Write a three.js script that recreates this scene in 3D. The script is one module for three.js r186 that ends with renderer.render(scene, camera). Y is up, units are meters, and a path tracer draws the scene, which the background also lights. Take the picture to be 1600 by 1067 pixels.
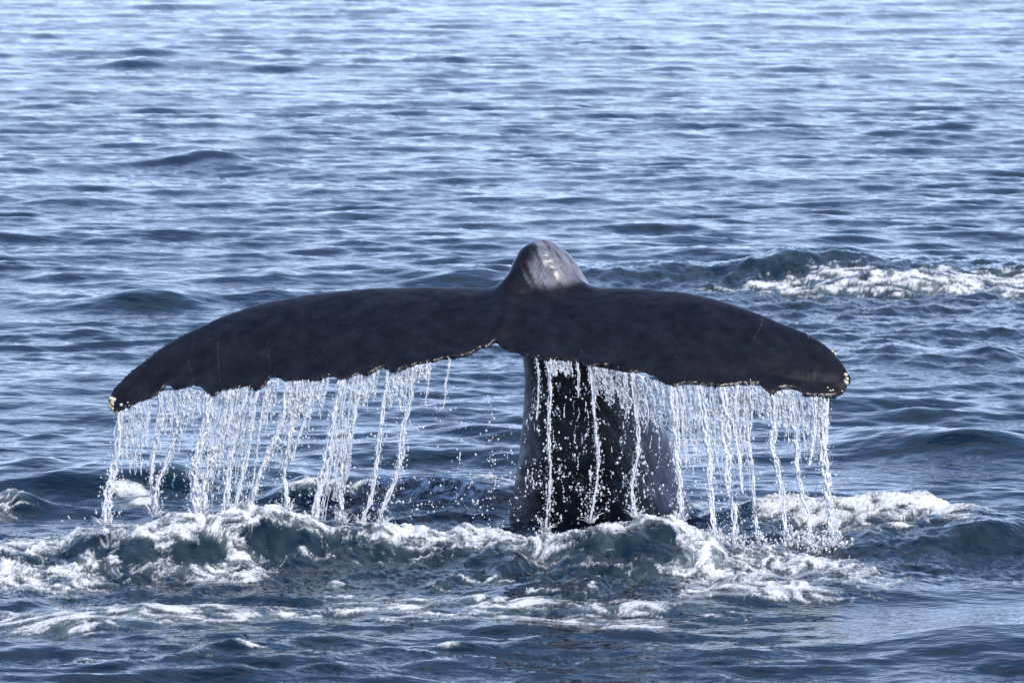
import * as THREE from 'three';
import { mergeGeometries } from 'three/addons/utils/BufferGeometryUtils.js';
import { createNoise2D, createNoise3D } from 'simplex-noise';

// ------------------------------------------------------------------ camera, sky, sun, exposure
const W = 1600, H = 1067, FPX = 9144, CAM_Y = 4.5, CAM_Z = 35, PITCH = 5.394 * Math.PI / 180;   // a long lens from a boat deck
const scene = new THREE.Scene();
const camera = new THREE.PerspectiveCamera(2 * Math.atan(H / 2 / FPX) * 180 / Math.PI, W / H, 1, 9000);
camera.position.set(0, CAM_Y, CAM_Z);
camera.rotation.set(-PITCH, 0, 0);
camera.focus = 34.6; camera.userData.fStop = 11;
const renderer = new THREE.WebGLRenderer();
renderer.toneMapping = THREE.LinearToneMapping;
renderer.toneMappingExposure = 1;
renderer.shadowMap.enabled = true;

function rngOf(seed) { let s = seed >>> 0; return () => { s = (s + 0x6d2b79f5) | 0; let t = Math.imul(s ^ (s >>> 15), 1 | s); t = (t + Math.imul(t ^ (t >>> 7), 61 | t)) ^ t; return ((t ^ (t >>> 14)) >>> 0) / 4294967296; }; }
const rnd = rngOf(7), n2 = createNoise2D(rngOf(11)), n3 = createNoise3D(rngOf(12));
const clamp = (x, a, b) => Math.min(b, Math.max(a, x)), lerp = (a, b, t) => a + (b - a) * t;
const smooth = (a, b, x) => { const t = clamp((x - a) / (b - a), 0, 1); return t * t * (3 - 2 * t); };
const fbm2 = (x, y, o = 4) => { let s = 0, a = 0.5; for (let i = 0; i < o; i++) { s += a * n2(x, y); x = x * 2.03 + 17.1; y = y * 2.03 - 9.7; a *= 0.5; } return s; };
const fbm3 = (x, y, z, o = 4) => { let s = 0, a = 0.5; for (let i = 0; i < o; i++) { s += a * n3(x, y, z); x = x * 2.03 + 17.1; y = y * 2.03 - 9.7; z = z * 2.03 + 3.3; a *= 0.5; } return s; };

{ // clear sky, palest at the horizon and deepening upwards, with thin broken cloud all round
  const w = 512, h = 256, d = new Float32Array(w * h * 4);
  for (let j = 0; j < h; j++) for (let i = 0; i < w; i++) {
    const e = ((j + 0.5) / h - 0.5) * Math.PI, a = (i + 0.5) / w * 2 * Math.PI, s = Math.max(0, Math.sin(e));
    const hz = Math.exp(-s / 0.2), md = Math.exp(-s / 0.5);
    let c = [0.024 + 0.215 * md + 1.02 * hz, 0.09 + 0.415 * md + 1.13 * hz, 0.31 + 0.81 * md + 1.17 * hz];
    const k = 1 / (s + 0.16), cl = smooth(0.02, 0.42, fbm3(Math.cos(a) * Math.cos(e) * k * 1.1, 4.2, Math.sin(a) * Math.cos(e) * k * 1.1, 4)) * 0.32 * smooth(0.02, 0.12, s);
    c = c.map((v, q) => lerp(v, [1.2, 1.26, 1.36][q] * (0.62 + 0.38 * hz), cl));
    d.set([...c, 1], (j * w + i) * 4);
  }
  const t = new THREE.DataTexture(d, w, h, THREE.RGBAFormat, THREE.FloatType);
  t.mapping = THREE.EquirectangularReflectionMapping; t.magFilter = THREE.LinearFilter; t.needsUpdate = true;
  scene.background = t; scene.environment = t;
}
const sun = new THREE.DirectionalLight(new THREE.Color(1, 0.95, 0.88), 3.7);
sun.position.set(14, 22.5, 18); sun.target.position.set(0, 0, 0);
sun.castShadow = true;
Object.assign(sun.shadow.camera, { left: -8, right: 8, top: 8, bottom: -8, near: 1, far: 90 });
sun.shadow.mapSize.set(4096, 4096);
scene.add(sun, sun.target);

// ------------------------------------------------------------------ measuring the photograph
const SP = Math.sin(PITCH), CP = Math.cos(PITCH);
function rayOf(px, py) { const u = -(py - H / 2), r = px - W / 2; return new THREE.Vector3(r, -SP * FPX + CP * u, -CP * FPX - SP * u).normalize(); }
function atZ(px, py, z) { const d = rayOf(px, py), t = (z - CAM_Z) / d.z; return new THREE.Vector3(d.x * t, CAM_Y + d.y * t, z); }
function atY(px, py, y) { const d = rayOf(px, py), t = (y - CAM_Y) / d.y; return new THREE.Vector3(d.x * t, y, CAM_Z + d.z * t); }

const counts = {};
function numbered(n) { const k = counts[n] = (counts[n] ?? -1) + 1; return k ? `${n}_${String(k).padStart(3, '0')}` : n; }
function tag(o, name, label, category, extra = {}) { o.name = numbered(name); o.userData = { label, category, ...extra }; o.castShadow = o.receiveShadow = true; if (!o.parent) scene.add(o); return o; }
function part(geometry, material, name, parent, extra = {}) { const m = new THREE.Mesh(geometry, material); m.name = name; m.userData = { ...extra }; m.castShadow = m.receiveShadow = true; parent.add(m); return m; }
function geo(pos, idx, col, uv) {
  const g = new THREE.BufferGeometry();
  g.setAttribute('position', new THREE.BufferAttribute(pos instanceof Float32Array ? pos : new Float32Array(pos), 3));
  if (idx) g.setIndex(new THREE.BufferAttribute(idx instanceof Uint32Array ? idx : new Uint32Array(idx), 1));
  if (col) g.setAttribute('color', new THREE.BufferAttribute(col instanceof Float32Array ? col : new Float32Array(col), 3));
  if (uv) g.setAttribute('uv', new THREE.BufferAttribute(uv instanceof Float32Array ? uv : new Float32Array(uv), 2));
  g.computeVertexNormals();
  return g;
}

// ------------------------------------------------------------------ the sea surface
const waves = [];
{
  const r = rngOf(21), N = 70, gauss = () => Math.sqrt(-2 * Math.log(r() + 1e-9)) * Math.cos(2 * Math.PI * r());
  const edges = [0.13, 0.25, 0.55, 1.2, 2.6, 8];
  for (let b = 0; b < 5; b++) {
    const m = N / 5, slope = [0.042, 0.066, 0.066, 0.036, 0.02][b];
    for (let i = 0; i < m; i++) {
      const l = edges[b] * Math.pow(edges[b + 1] / edges[b], (i + r()) / m), k = 2 * Math.PI / l, th = Math.PI / 2 + 0.16 + gauss() * [0.75, 0.7, 0.6, 0.5, 0.4][b];
      waves.push([k * Math.cos(th), k * Math.sin(th), slope * Math.sqrt(2 / m) * (0.6 + 0.8 * r()) / k, r() * 2 * Math.PI, l]);
    }
  }
}
// each ridge: crest points as [px, py, height in m], reach in m in front of and behind the crest
const ridgeList = [
  [[[-80, 865, 0.08], [60, 850, 0.1], [200, 822, 0.19], [300, 808, 0.25], [420, 796, 0.29], [520, 812, 0.23], [640, 824, 0.18], [760, 828, 0.17], [860, 834, 0.15], [950, 814, 0.23], [1030, 802, 0.28], [1095, 826, 0.2], [1150, 852, 0.1], [1290, 878, 0.05], [1400, 905, 0.02]], 0.5, 0.4],
  [[[1130, 795, 0.06], [1200, 782, 0.15], [1300, 784, 0.15], [1430, 774, 0.2], [1500, 797, 0.12], [1580, 835, 0.04]], 0.5, 0.35],
  [[[420, 765, 0.05], [480, 752, 0.12], [600, 748, 0.14], [740, 748, 0.13], [800, 768, 0.08]], 0.45, 0.35],
  [[[-60, 770, 0.08], [18, 760, 0.13], [60, 778, 0.02]], 0.22, 0.2],
  [[[60, 745, 0.03], [150, 732, 0.1], [260, 734, 0.12], [340, 748, 0.05]], 0.5, 0.5],
  [[[-20, 733, 0.04], [60, 728, 0.07], [140, 740, 0.02]], 0.4, 0.4],
  [[[880, 416, 0.06], [1000, 415, 0.12], [1130, 413, 0.14], [1230, 402, 0.22], [1310, 404, 0.2], [1370, 415, 0.05]], 0.6, 0.5],
  [[[640, 425, 0.03], [740, 422, 0.12], [800, 425, 0.08]], 0.8, 0.7],
  [[[160, 478, 0.03], [215, 460, 0.1], [250, 461, 0.09], [300, 458, 0.09], [360, 466, 0.04], [420, 456, 0.09], [500, 458, 0.05]], 0.45, 0.4],
  [[[380, 432, 0.03], [430, 422, 0.08], [480, 432, 0.03]], 0.5, 0.5],
  [[[1120, 448, 0.02], [1250, 428, 0.1], [1400, 422, 0.16], [1520, 418, 0.15], [1680, 416, 0.15]], 0.9, 0.8],
  [[[-20, 1040, 0.03], [150, 1036, 0.035], [300, 1022, 0.03], [410, 1008, 0.035], [500, 1026, 0.01]], 0.1, 0.12],
  [[[1310, 668, 0.04], [1420, 664, 0.13], [1500, 672, 0.13], [1640, 690, 0.08]], 0.55, 0.5],
  [[[1330, 553, 0.03], [1390, 543, 0.08], [1450, 556, 0.03]], 0.5, 0.5],
  [[[1520, 560, 0.03], [1560, 548, 0.08], [1600, 556, 0.03]], 0.5, 0.5],
  [[[600, 665, 0.06], [700, 655, 0.1], [810, 662, 0.1]], 0.5, 0.6],
  [[[560, 706, 0.04], [700, 692, 0.08], [820, 698, 0.08]], 0.45, 0.45],
  [[[1330, 870, 0.02], [1400, 838, 0.07], [1500, 826, 0.1], [1620, 820, 0.08]], 0.5, 0.5],
  [[[1440, 1030, 0.04], [1540, 985, 0.1], [1660, 960, 0.1]], 0.8, 0.6],
  [[[150, 98, 0.04], [220, 93, 0.1], [280, 98, 0.04]], 0.9, 0.8],
  [[[270, 246, 0.03], [330, 237, 0.12], [375, 247, 0.03]], 0.6, 0.5],
  [[[1000, 108, 0.03], [1060, 103, 0.09], [1120, 109, 0.03]], 0.9, 0.8],
  [[[660, 1012, 0.02], [720, 1002, 0.05], [790, 1014, 0.01]], 0.12, 0.2],
].map(([p, front, back]) => {
  const w = p.map(([x, y, h]) => { const q = atY(x, y, h); return [q.x, q.z, h]; }), reach = Math.max(front, back) * 2.6, xs = w.map((q) => q[0]), zs = w.map((q) => q[1]);
  return { w, front, back, box: [Math.min(...xs) - reach, Math.max(...xs) + reach, Math.min(...zs) - reach, Math.max(...zs) + reach] };
});
function ridges(x, z) {
  let sum = 0;
  for (const R of ridgeList) {
    if (x < R.box[0] || x > R.box[1] || z < R.box[2] || z > R.box[3]) continue;
    let best = 1e9, hh = 0, side = 0;
    const w = R.w;
    for (let i = 0; i + 1 < w.length; i++) {
      const ax = w[i][0], az = w[i][1], bx = w[i + 1][0] - ax, bz = w[i + 1][1] - az, t = clamp(((x - ax) * bx + (z - az) * bz) / (bx * bx + bz * bz), 0, 1);
      const dx = x - ax - bx * t, dz = z - az - bz * t, d = dx * dx + dz * dz;
      if (d < best) { best = d; const e = t * t * (3 - 2 * t); hh = lerp(w[i][2], w[i + 1][2], e); side = dz; }
    }
    const d = Math.sqrt(best), q = d / (side > 0 ? R.front : R.back);
    sum += hh * Math.exp(-q * q * (0.6 + 0.5 * Math.min(1, q)));
  }
  return sum;
}
// how churned the water is: the ring round the tail and the wake behind it on the right
const churnSpots = [[-0.2, 0.9, 3.1, 1.5, 1], [-2.6, 1.6, 1.3, 1.0, 0.9], [2.0, -0.4, 1.3, 0.8, 0.7], [1.6, 1.5, 1.0, 0.8, 0.8], [4.2, -18, 3.4, 2.6, 0.9], [2.6, -13, 3.2, 3.2, 0.5], [-0.8, -1.0, 1.4, 0.6, 0.6], [-2.6, 5.1, 0.4, 0.14, 0.7], [-2.1, 5.0, 0.5, 0.13, 0.7], [-1.66, 4.7, 0.4, 0.12, 0.7], [-1.28, 4.5, 0.35, 0.12, 0.7], [-0.05, 4.9, 0.7, 0.14, 0.6], [-0.9, 5.3, 0.5, 0.12, 0.5]];
const churnAt = (x, z) => { let m = 0; for (const [cx, cz, rx, rz, a] of churnSpots) { const q = ((x - cx) / rx) ** 2 + ((z - cz) / rz) ** 2; if (q < 6) m = Math.max(m, a * Math.exp(-q * q * 0.5)); } return m; };
// the smooth slick beside the ring, lower right
const slickAt = (x, z) => Math.exp(-((((x - 2.6) / 1.3) ** 2 + ((z - 3.6) / 1.6) ** 2) ** 2)) ;
function seaY(x, z, cell = 0) {
  const dist = CAM_Z - z, gust = 0.95 + 0.16 * n2(x * 0.05 + 3, z * 0.035) + 0.3 * n2(x * 0.3, z * 0.16 + 8), slick = slickAt(x, z), churn = churnAt(x, z);
  const shortAmp = gust * (1 - 0.8 * slick), far = cell > 1.5 ? 1.5 / cell : 1;
  let y = 0;
  for (let i = 0; i < waves.length; i++) {
    const w = waves[i]; if (w[4] < cell * 0.8) continue;
    const c = Math.cos(w[0] * x + w[1] * z + w[3]);
    y += w[2] * (c + 0.26 * (2 * c * c - 1)) * (w[4] < 1.4 ? shortAmp : 1 - 0.35 * slick);
  }
  y *= far;
  if (dist < 80 && dist > 20) y += ridges(x, z);
  else if (z < -40) y += ridges(x, z);
  if (churn > 0.02) {
    const r1 = 1 - Math.abs(n2(x * 1.7 + 5, z * 1.3)), r2 = 1 - Math.abs(n2(x * 3.9, z * 3.1 + 4)), r3 = 1 - Math.abs(n2(x * 9, z * 7 + 9));
    y += churn * (0.025 * n2(x * 1.6 + 5, z * 1.2) + 0.03 * (r1 - 0.6) + 0.016 * n2(x * 3.7, z * 2.6 + 4) + 0.014 * (r2 - 0.6) + 0.012 * (r3 - 0.6) + 0.005 * n2(x * 24, z * 17));
  }
  return y;
}
function onSea(px, py) { // where the sight line through a pixel meets the water
  const d = rayOf(px, py); let t0 = (0.7 - CAM_Y) / d.y, t1 = (-0.5 - CAM_Y) / d.y, prev = t0;
  for (let i = 1; i <= 160; i++) {
    const t = lerp(t0, t1, i / 160), x = d.x * t, y = CAM_Y + d.y * t, z = CAM_Z + d.z * t;
    if (y < seaY(x, z)) { let a = prev, b = t; for (let k = 0; k < 12; k++) { const m = (a + b) / 2; if (CAM_Y + d.y * m < seaY(d.x * m, CAM_Z + d.z * m)) b = m; else a = m; } return new THREE.Vector3(d.x * b, CAM_Y + d.y * b, CAM_Z + d.z * b); }
    prev = t;
  }
  return atY(px, py, 0);
}

// foam: patches of blobs measured as [px, py, rx, ry, amount]
const foamPatches = [
  { label: 'white foam and broken water churning along the left side, below the leftmost stream', cell: [0.006, 0.009], scale: 1, blobs: [[40, 850, 90, 22, 0.8], [20, 900, 110, 28, 0.95], [100, 915, 70, 20, 0.7], [150, 880, 90, 10, 0.45], [170, 818, 60, 12, 0.8], [190, 945, 60, 10, 0.5], [160, 852, 70, 12, -0.85], [60, 878, 60, 8, -0.6]] },
  { label: 'bright white foam crest where the left streams land, trailing down the front of the wave', cell: [0.0055, 0.008], scale: 1, blobs: [[270, 815, 95, 14, 1.15], [400, 802, 90, 12, 1], [370, 870, 45, 40, 0.85], [390, 905, 40, 12, 0.8], [320, 850, 60, 16, 0.45], [240, 845, 70, 10, 0.6], [320, 910, 30, 8, 0.6], [500, 822, 60, 9, 0.85], [480, 862, 36, 16, 0.6], [580, 884, 40, 6, 0.55], [430, 848, 46, 20, -0.9], [310, 868, 40, 18, -0.85], [200, 858, 60, 14, -0.8]] },
  { label: 'white foam line on the wave crest between the left streams and the tail stock', cell: [0.0055, 0.008], scale: 1.1, blobs: [[630, 826, 70, 9, 1.1], [760, 824, 90, 10, 1.2], [850, 832, 40, 6, 0.8], [700, 846, 130, 8, 0.45], [880, 838, 60, 8, 0.5]] },
  { label: 'white foam swirl curling round a dark hollow in front of the tail stock', cell: [0.0055, 0.008], scale: 1, blobs: [[980, 818, 70, 10, 0.95], [1050, 812, 50, 12, 1.05], [1095, 836, 40, 18, 1.1], [940, 850, 55, 22, 0.65], [920, 885, 40, 12, 0.5], [1080, 868, 50, 16, 0.9], [1000, 892, 50, 8, 0.4], [1120, 890, 50, 22, 0.85], [1012, 850, 46, 24, -1], [900, 862, 40, 16, -0.7]] },
  { label: 'wide white foam patch on the right front, where the right streams land', cell: [0.0055, 0.008], scale: 1, blobs: [[1190, 880, 70, 18, 0.85], [1220, 915, 70, 14, 1.15], [1160, 905, 30, 14, 0.9], [1290, 880, 60, 10, 0.95], [1330, 900, 60, 14, 0.65], [1090, 925, 40, 12, 0.85], [1380, 912, 40, 10, 0.6], [1250, 935, 70, 8, 0.6]] },
  { label: 'foam crest on the wave behind the right streams', more: 0.34, cell: [0.007, 0.013], scale: 1, blobs: [[1220, 790, 60, 12, 1], [1310, 788, 70, 10, 0.75], [1430, 782, 60, 10, 1.1], [1480, 795, 50, 9, 0.9], [1400, 805, 60, 9, 0.6], [1240, 812, 80, 10, 0.55], [1510, 806, 20, 5, 0.7], [1410, 822, 34, 4, 0.6]] },
  { label: 'thin foam line on the low wave behind the left streams, left of the tail stock', more: 0.1, cell: [0.007, 0.013], scale: 1, blobs: [[470, 756, 60, 9, 0.75], [600, 750, 80, 8, 0.85], [730, 752, 60, 8, 0.8], [650, 772, 150, 9, 0.4], [340, 765, 40, 10, 0.4]] },
  { label: 'long band of white water on the sea beyond the right fluke', more: 0.08, cell: [0.013, 0.04], flat: 1, scale: 0.9, blobs: [[1180, 446, 65, 6, 1.1], [1290, 432, 80, 9, 0.85], [1320, 422, 40, 7, 1], [1400, 434, 110, 12, 0.95], [1520, 432, 110, 12, 0.95], [1640, 434, 90, 12, 1], [1300, 456, 90, 7, 0.75], [1480, 454, 170, 9, 0.8], [1240, 452, 60, 6, 0.6], [1600, 455, 60, 6, 0.5], [1350, 488, 25, 4, 0.55], [1465, 492, 30, 4, 0.55]] },
  { label: 'flat streaks of white foam drifting across the foreground water', cell: [0.009, 0.018], flat: 1, scale: 0.9, blobs: [[330, 946, 80, 7, 1.05], [180, 962, 160, 8, 1.0], [60, 958, 90, 6, 0.8], [420, 962, 120, 6, 0.9], [150, 1034, 60, 4, 0.5], [400, 1012, 40, 5, 0.6], [320, 1022, 50, 4, 0.5], [100, 966, 100, 5, 0.7], [560, 936, 60, 5, 0.95], [640, 944, 90, 8, 1.05], [500, 956, 160, 6, 0.9], [800, 940, 120, 7, 0.95], [920, 948, 140, 7, 0.95], [740, 962, 120, 6, 0.85], [900, 972, 80, 6, 0.95], [980, 978, 70, 6, 0.9], [640, 968, 60, 5, 0.7], [1060, 950, 80, 5, 0.7], [1130, 965, 50, 5, 0.6], [690, 907, 30, 4, 0.8], [760, 910, 60, 4, 0.8], [850, 922, 30, 5, 0.7], [525, 912, 14, 4, 0.8], [900, 926, 14, 4, 0.7], [925, 915, 10, 3, 0.8], [1000, 960, 90, 4, 0.6], [110, 978, 40, 3, 0.6]] },
  { label: 'smooth white lump of foam behind the two leftmost streams', cell: [0.007, 0.01], scale: 0.7, solid: 1, rz: 0.13, blobs: [[190, 762, 16, 8, 1.6], [206, 774, 22, 8, 1.8], [226, 786, 20, 6, 1.5]] },
  { label: 'small white fleck of foam alone on the foreground water', cell: [0.006, 0.014], scale: 0.7, solid: 1, rz: 0.045, blobs: [[704, 1007, 20, 3, 1.4]] },
  { label: 'thin broken froth round the foot of the tail stock', cell: [0.006, 0.01], scale: 1.2, blobs: [[810, 795, 50, 8, 0.7], [930, 803, 120, 8, 0.7], [1065, 795, 50, 8, 0.75], [890, 818, 90, 6, 0.6]] },
  { label: 'grey foam on the dark lump of water at the left edge', cell: [0.006, 0.009], scale: 1.2, blobs: [[8, 775, 30, 12, 0.85]] },
];
for (const P of foamPatches) P.w = P.blobs.map(([px, py, rx, ry, a]) => {
  let c = onSea(px, py); // a sight line that just clears a crest is brought down onto its face
  for (let k = 3; k <= 15; k += 3) { const f = onSea(px, py + k); if (CAM_Z - c.z < 42 && f.z - c.z > 0.34 + 0.03 * k) { c = f; break; } }
  const q = py + (c.y > 0.05 ? 2 : 0), up = onSea(px, q - ry), dn = onSea(px, q + ry), s = (CAM_Z - c.z) / FPX;
  return { x: c.x, z: c.z, rx: rx * s, rz: clamp((dn.z - up.z) / 2, P.rz ? 0.03 : 0.07, P.rz || Math.max(CAM_Z - c.z < 42 ? 0.34 : 0.5, ry * s / 0.09)), a };
});
const massAt = (P, x, z) => { let m = 0; for (const b of P.w) { const q = ((x - b.x) / b.rx) ** 2 + ((z - b.z) / b.rz) ** 2; if (q < 5) m = b.a < 0 ? m * (1 + b.a * Math.exp(-q * q * 0.6)) : 1 - (1 - m) * (1 - Math.min(0.97, b.a * Math.exp(-q * 0.75))); } return m; };

function rippleTexture(size, metres, lo, hi, count, seed, elong) { // tileable short ripples; returns [texture, metres from black to white]
  const r = rngOf(seed), comps = [], f = new Float32Array(size * size);
  while (comps.length < count) {
    const l = lo * Math.pow(hi / lo, r()), th = Math.PI / 2 + 0.16 + (r() + r() + r() - 1.5) * elong, k = metres / l, a = Math.round(k * Math.cos(th)), b = Math.round(k * Math.sin(th));
    if (a || b) comps.push([a, b, r() * 2 * Math.PI, metres / Math.hypot(a, b)]);
  }
  let mn = 1e9, mx = -1e9;
  for (const [a, b, ph, l] of comps) {
    const A = l / (2 * Math.PI), cx = new Float32Array(size), sx = new Float32Array(size);
    for (let i = 0; i < size; i++) { cx[i] = Math.cos(2 * Math.PI * a * i / size + ph); sx[i] = Math.sin(2 * Math.PI * a * i / size + ph); }
    for (let j = 0; j < size; j++) { const cb = A * Math.cos(2 * Math.PI * b * j / size), sb = A * Math.sin(2 * Math.PI * b * j / size); for (let i = 0; i < size; i++) f[j * size + i] += cx[i] * cb - sx[i] * sb; }
  }
  const g = 0.044 * Math.sqrt(2 / count); // rms slope
  for (const v of f) { mn = Math.min(mn, v); mx = Math.max(mx, v); }
  const d = new Float32Array(size * size * 4);
  for (let i = 0; i < f.length; i++) { const v = (f[i] - mn) / (mx - mn); d.set([v, v, v, 1], i * 4); }
  const t = new THREE.DataTexture(d, size, size, THREE.RGBAFormat, THREE.FloatType);
  t.wrapS = t.wrapT = THREE.RepeatWrapping; t.magFilter = THREE.LinearFilter; t.needsUpdate = true;
  return [t, (mx - mn) * g];
}
{
  const [bump, range] = rippleTexture(1024, 2.6, 0.025, 0.22, 60, 31, 0.9);
  const water = new THREE.MeshPhysicalMaterial({ name: 'sea_water', vertexColors: true, roughness: 0.045, ior: 1.333, bumpMap: bump, bumpScale: range });
  const rows = [], step = 0.62 * 1.7e-4 / CAM_Y;
  for (let z = 600; z > 12; z -= Math.max(0.5, (z - 8) * 0.12)) rows.push(z);
  for (let z = 9.5; z > -112;) { rows.push(z); z -= step * Math.max(27, CAM_Z - z) ** 2; }
  for (let z = -113, s = 0.6; z > -6500; s *= 1.09) { rows.push(z); z -= s; }
  const cols = [], NC = 640;
  for (let i = 0; i <= NC; i++) cols.push(i / NC * 2 - 1);
  const outer = []; for (let i = 1; i <= 16; i++) outer.push(Math.pow(1.62, i) - 1);
  const nx = NC + 1 + 32, nz = rows.length, pos = new Float32Array(nx * nz * 3), col = new Float32Array(nx * nz * 3), uv = new Float32Array(nx * nz * 2);
  let o = 0;
  for (let j = 0; j < nz; j++) {
    const z = rows[j], d = clamp(CAM_Z - z, 26, 150), hw = d * 0.0875 * 1.25 + 0.5, dz = j ? rows[j - 1] - z : 1;
    for (let i = 0; i < nx; i++) {
      const x = i < 16 ? -hw - outer[15 - i] * 1.4 : i >= nx - 16 ? hw + outer[i - nx + 16] * 1.4 : cols[i - 16] * hw;
      const edge = i < 16 ? outer[15 - i] * 0.5 : i >= nx - 16 ? outer[i - nx + 16] * 0.5 : 0;
      const y = seaY(x, z, Math.max(dz > 0.6 ? dz : 0, edge));
      pos[o * 3] = x; pos[o * 3 + 1] = y; pos[o * 3 + 2] = z;
      uv[o * 2] = x / 2.6; uv[o * 2 + 1] = z / 2.6;
      let aer = 0; // fine bubbles mixed into the water under and around foam make it paler and greener
      if (z > -30 && z < 8 && edge === 0) { for (const P of foamPatches) { const m = massAt(P, x, z); if (m > aer) aer = m; } aer = Math.max(aer * aer * 0.95, churnAt(x, z) * 0.16) * clamp(0.45 + 0.7 * fbm2(x * 2.2, z * 1.6, 3) + 0.7 * fbm2(x * 8, z * 6, 3), 0, 1); }
      col[o * 3] = lerp(0.005, 0.2, aer); col[o * 3 + 1] = lerp(0.017, 0.26, aer); col[o * 3 + 2] = lerp(0.03, 0.26, aer);
      o++;
    }
  }
  const idx = new Uint32Array((nx - 1) * (nz - 1) * 6); let q = 0;
  for (let j = 0; j + 1 < nz; j++) for (let i = 0; i + 1 < nx; i++) { const a = j * nx + i, b = a + nx; idx[q++] = a; idx[q++] = a + 1; idx[q++] = b; idx[q++] = a + 1; idx[q++] = b + 1; idx[q++] = b; }
  const sea = new THREE.Mesh(geo(pos, idx, col, uv), water);
  sea.name = 'sea'; sea.userData = { kind: 'structure', label: 'rippled deep blue sea under a pale sky' }; sea.receiveShadow = true; scene.add(sea);
}

// ------------------------------------------------------------------ the whale: flukes and tail stock as one skin
const spline = (pts) => { // monotone-ish cubic through [x, y]
  const n = pts.length, m = pts.map((p, i) => { const a = pts[Math.max(0, i - 1)], b = pts[Math.min(n - 1, i + 1)]; return (b[1] - a[1]) / Math.max(1e-6, b[0] - a[0]); });
  return (x) => { let i = 0; while (i < n - 2 && x > pts[i + 1][0]) i++; const [x0, y0] = pts[i], [x1, y1] = pts[i + 1], h = x1 - x0, t = clamp((x - x0) / h, 0, 1), s = t * t, c = s * t; return y0 * (2 * c - 3 * s + 1) + m[i] * h * (c - 2 * s + t) + y1 * (3 * s - 2 * c) + m[i + 1] * h * (c - s); };
};
const leadPx = [[170, 626], [174, 613], [182, 603], [200, 585], [230, 560], [260, 539], [290, 522], [320, 508], [350, 495], [380, 484], [410, 476], [440, 469], [497, 460], [570, 454], [630, 451], [690, 451], [750, 451], [800, 452], [920, 452], [1000, 453], [1030, 455], [1060, 458], [1090, 463], [1120, 470], [1150, 479], [1180, 490], [1210, 502], [1240, 514], [1270, 527], [1296, 545], [1312, 562], [1322, 577], [1328, 590]];
const trailPx = [[170, 628], [174, 638], [183, 644], [203, 635], [215, 629], [239, 620], [251, 611], [263, 601], [272, 609], [290, 607], [305, 603], [314, 605], [326, 615], [335, 618], [350, 609], [368, 607], [383, 603], [398, 611], [410, 606], [422, 592], [432, 589], [452, 597], [467, 594], [498, 594], [519, 588], [531, 593], [545, 592], [561, 584], [573, 587], [597, 575], [612, 581], [642, 573], [660, 569], [678, 566], [702, 560], [735, 554], [747, 547], [766, 541], [775, 533], [783, 541], [800, 549], [818, 554], [851, 563], [875, 563], [902, 566], [917, 572], [944, 571], [959, 573], [976, 582], [1007, 582], [1022, 588], [1039, 599], [1057, 604], [1073, 600], [1096, 602], [1129, 605], [1162, 602], [1189, 603], [1201, 613], [1210, 615], [1221, 608], [1246, 610], [1257, 618], [1279, 620], [1300, 622], [1314, 616], [1324, 604], [1328, 592]];
const sheetZ = (px, py) => { const s = (px - 755) / 575; return -0.5 + 0.0058 * (py - 450) * (1 - 0.38 * s * s) + (px - 755) * 0.00032; };
const toXYZ = (pts) => pts.map(([px, py]) => atZ(px, py, sheetZ(px, py)));
const lead = toXYZ(leadPx), trail = toXYZ(trailPx);
const byX = (ps, k) => spline(ps.map((p) => [p.x, p[k]]).filter((p, i, a) => !i || p[0] > a[i - 1][0] + 1e-4));
const leadY = byX(lead, 'y'), leadZ = byX(lead, 'z'), trailY = byX(trail, 'y'), trailZ = byX(trail, 'z');
const mean = (f, x) => { let t = 0, n = 0; for (let i = -8; i <= 8; i++) { const q = x + i * 0.035; if (q > lead[0].x + 0.02 && q < lead[lead.length - 1].x - 0.02) { const w = Math.exp(-i * i / 30); t += w * f(q); n += w; } } return n ? t / n : f(x); };
const X0 = lead[0].x, X1 = lead[lead.length - 1].x;
const trailAt = (px) => { // the trailing edge under a pixel column
  let x = (px - 800) * 0.0038; for (let i = 0; i < 6; i++) x = (px - 800) * (CAM_Z - trailZ(clamp(x, X0, X1))) / FPX / CP * 1.0; x = clamp(x, X0 + 0.01, X1 - 0.01); return new THREE.Vector3(x, trailY(x), trailZ(x)); };

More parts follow.
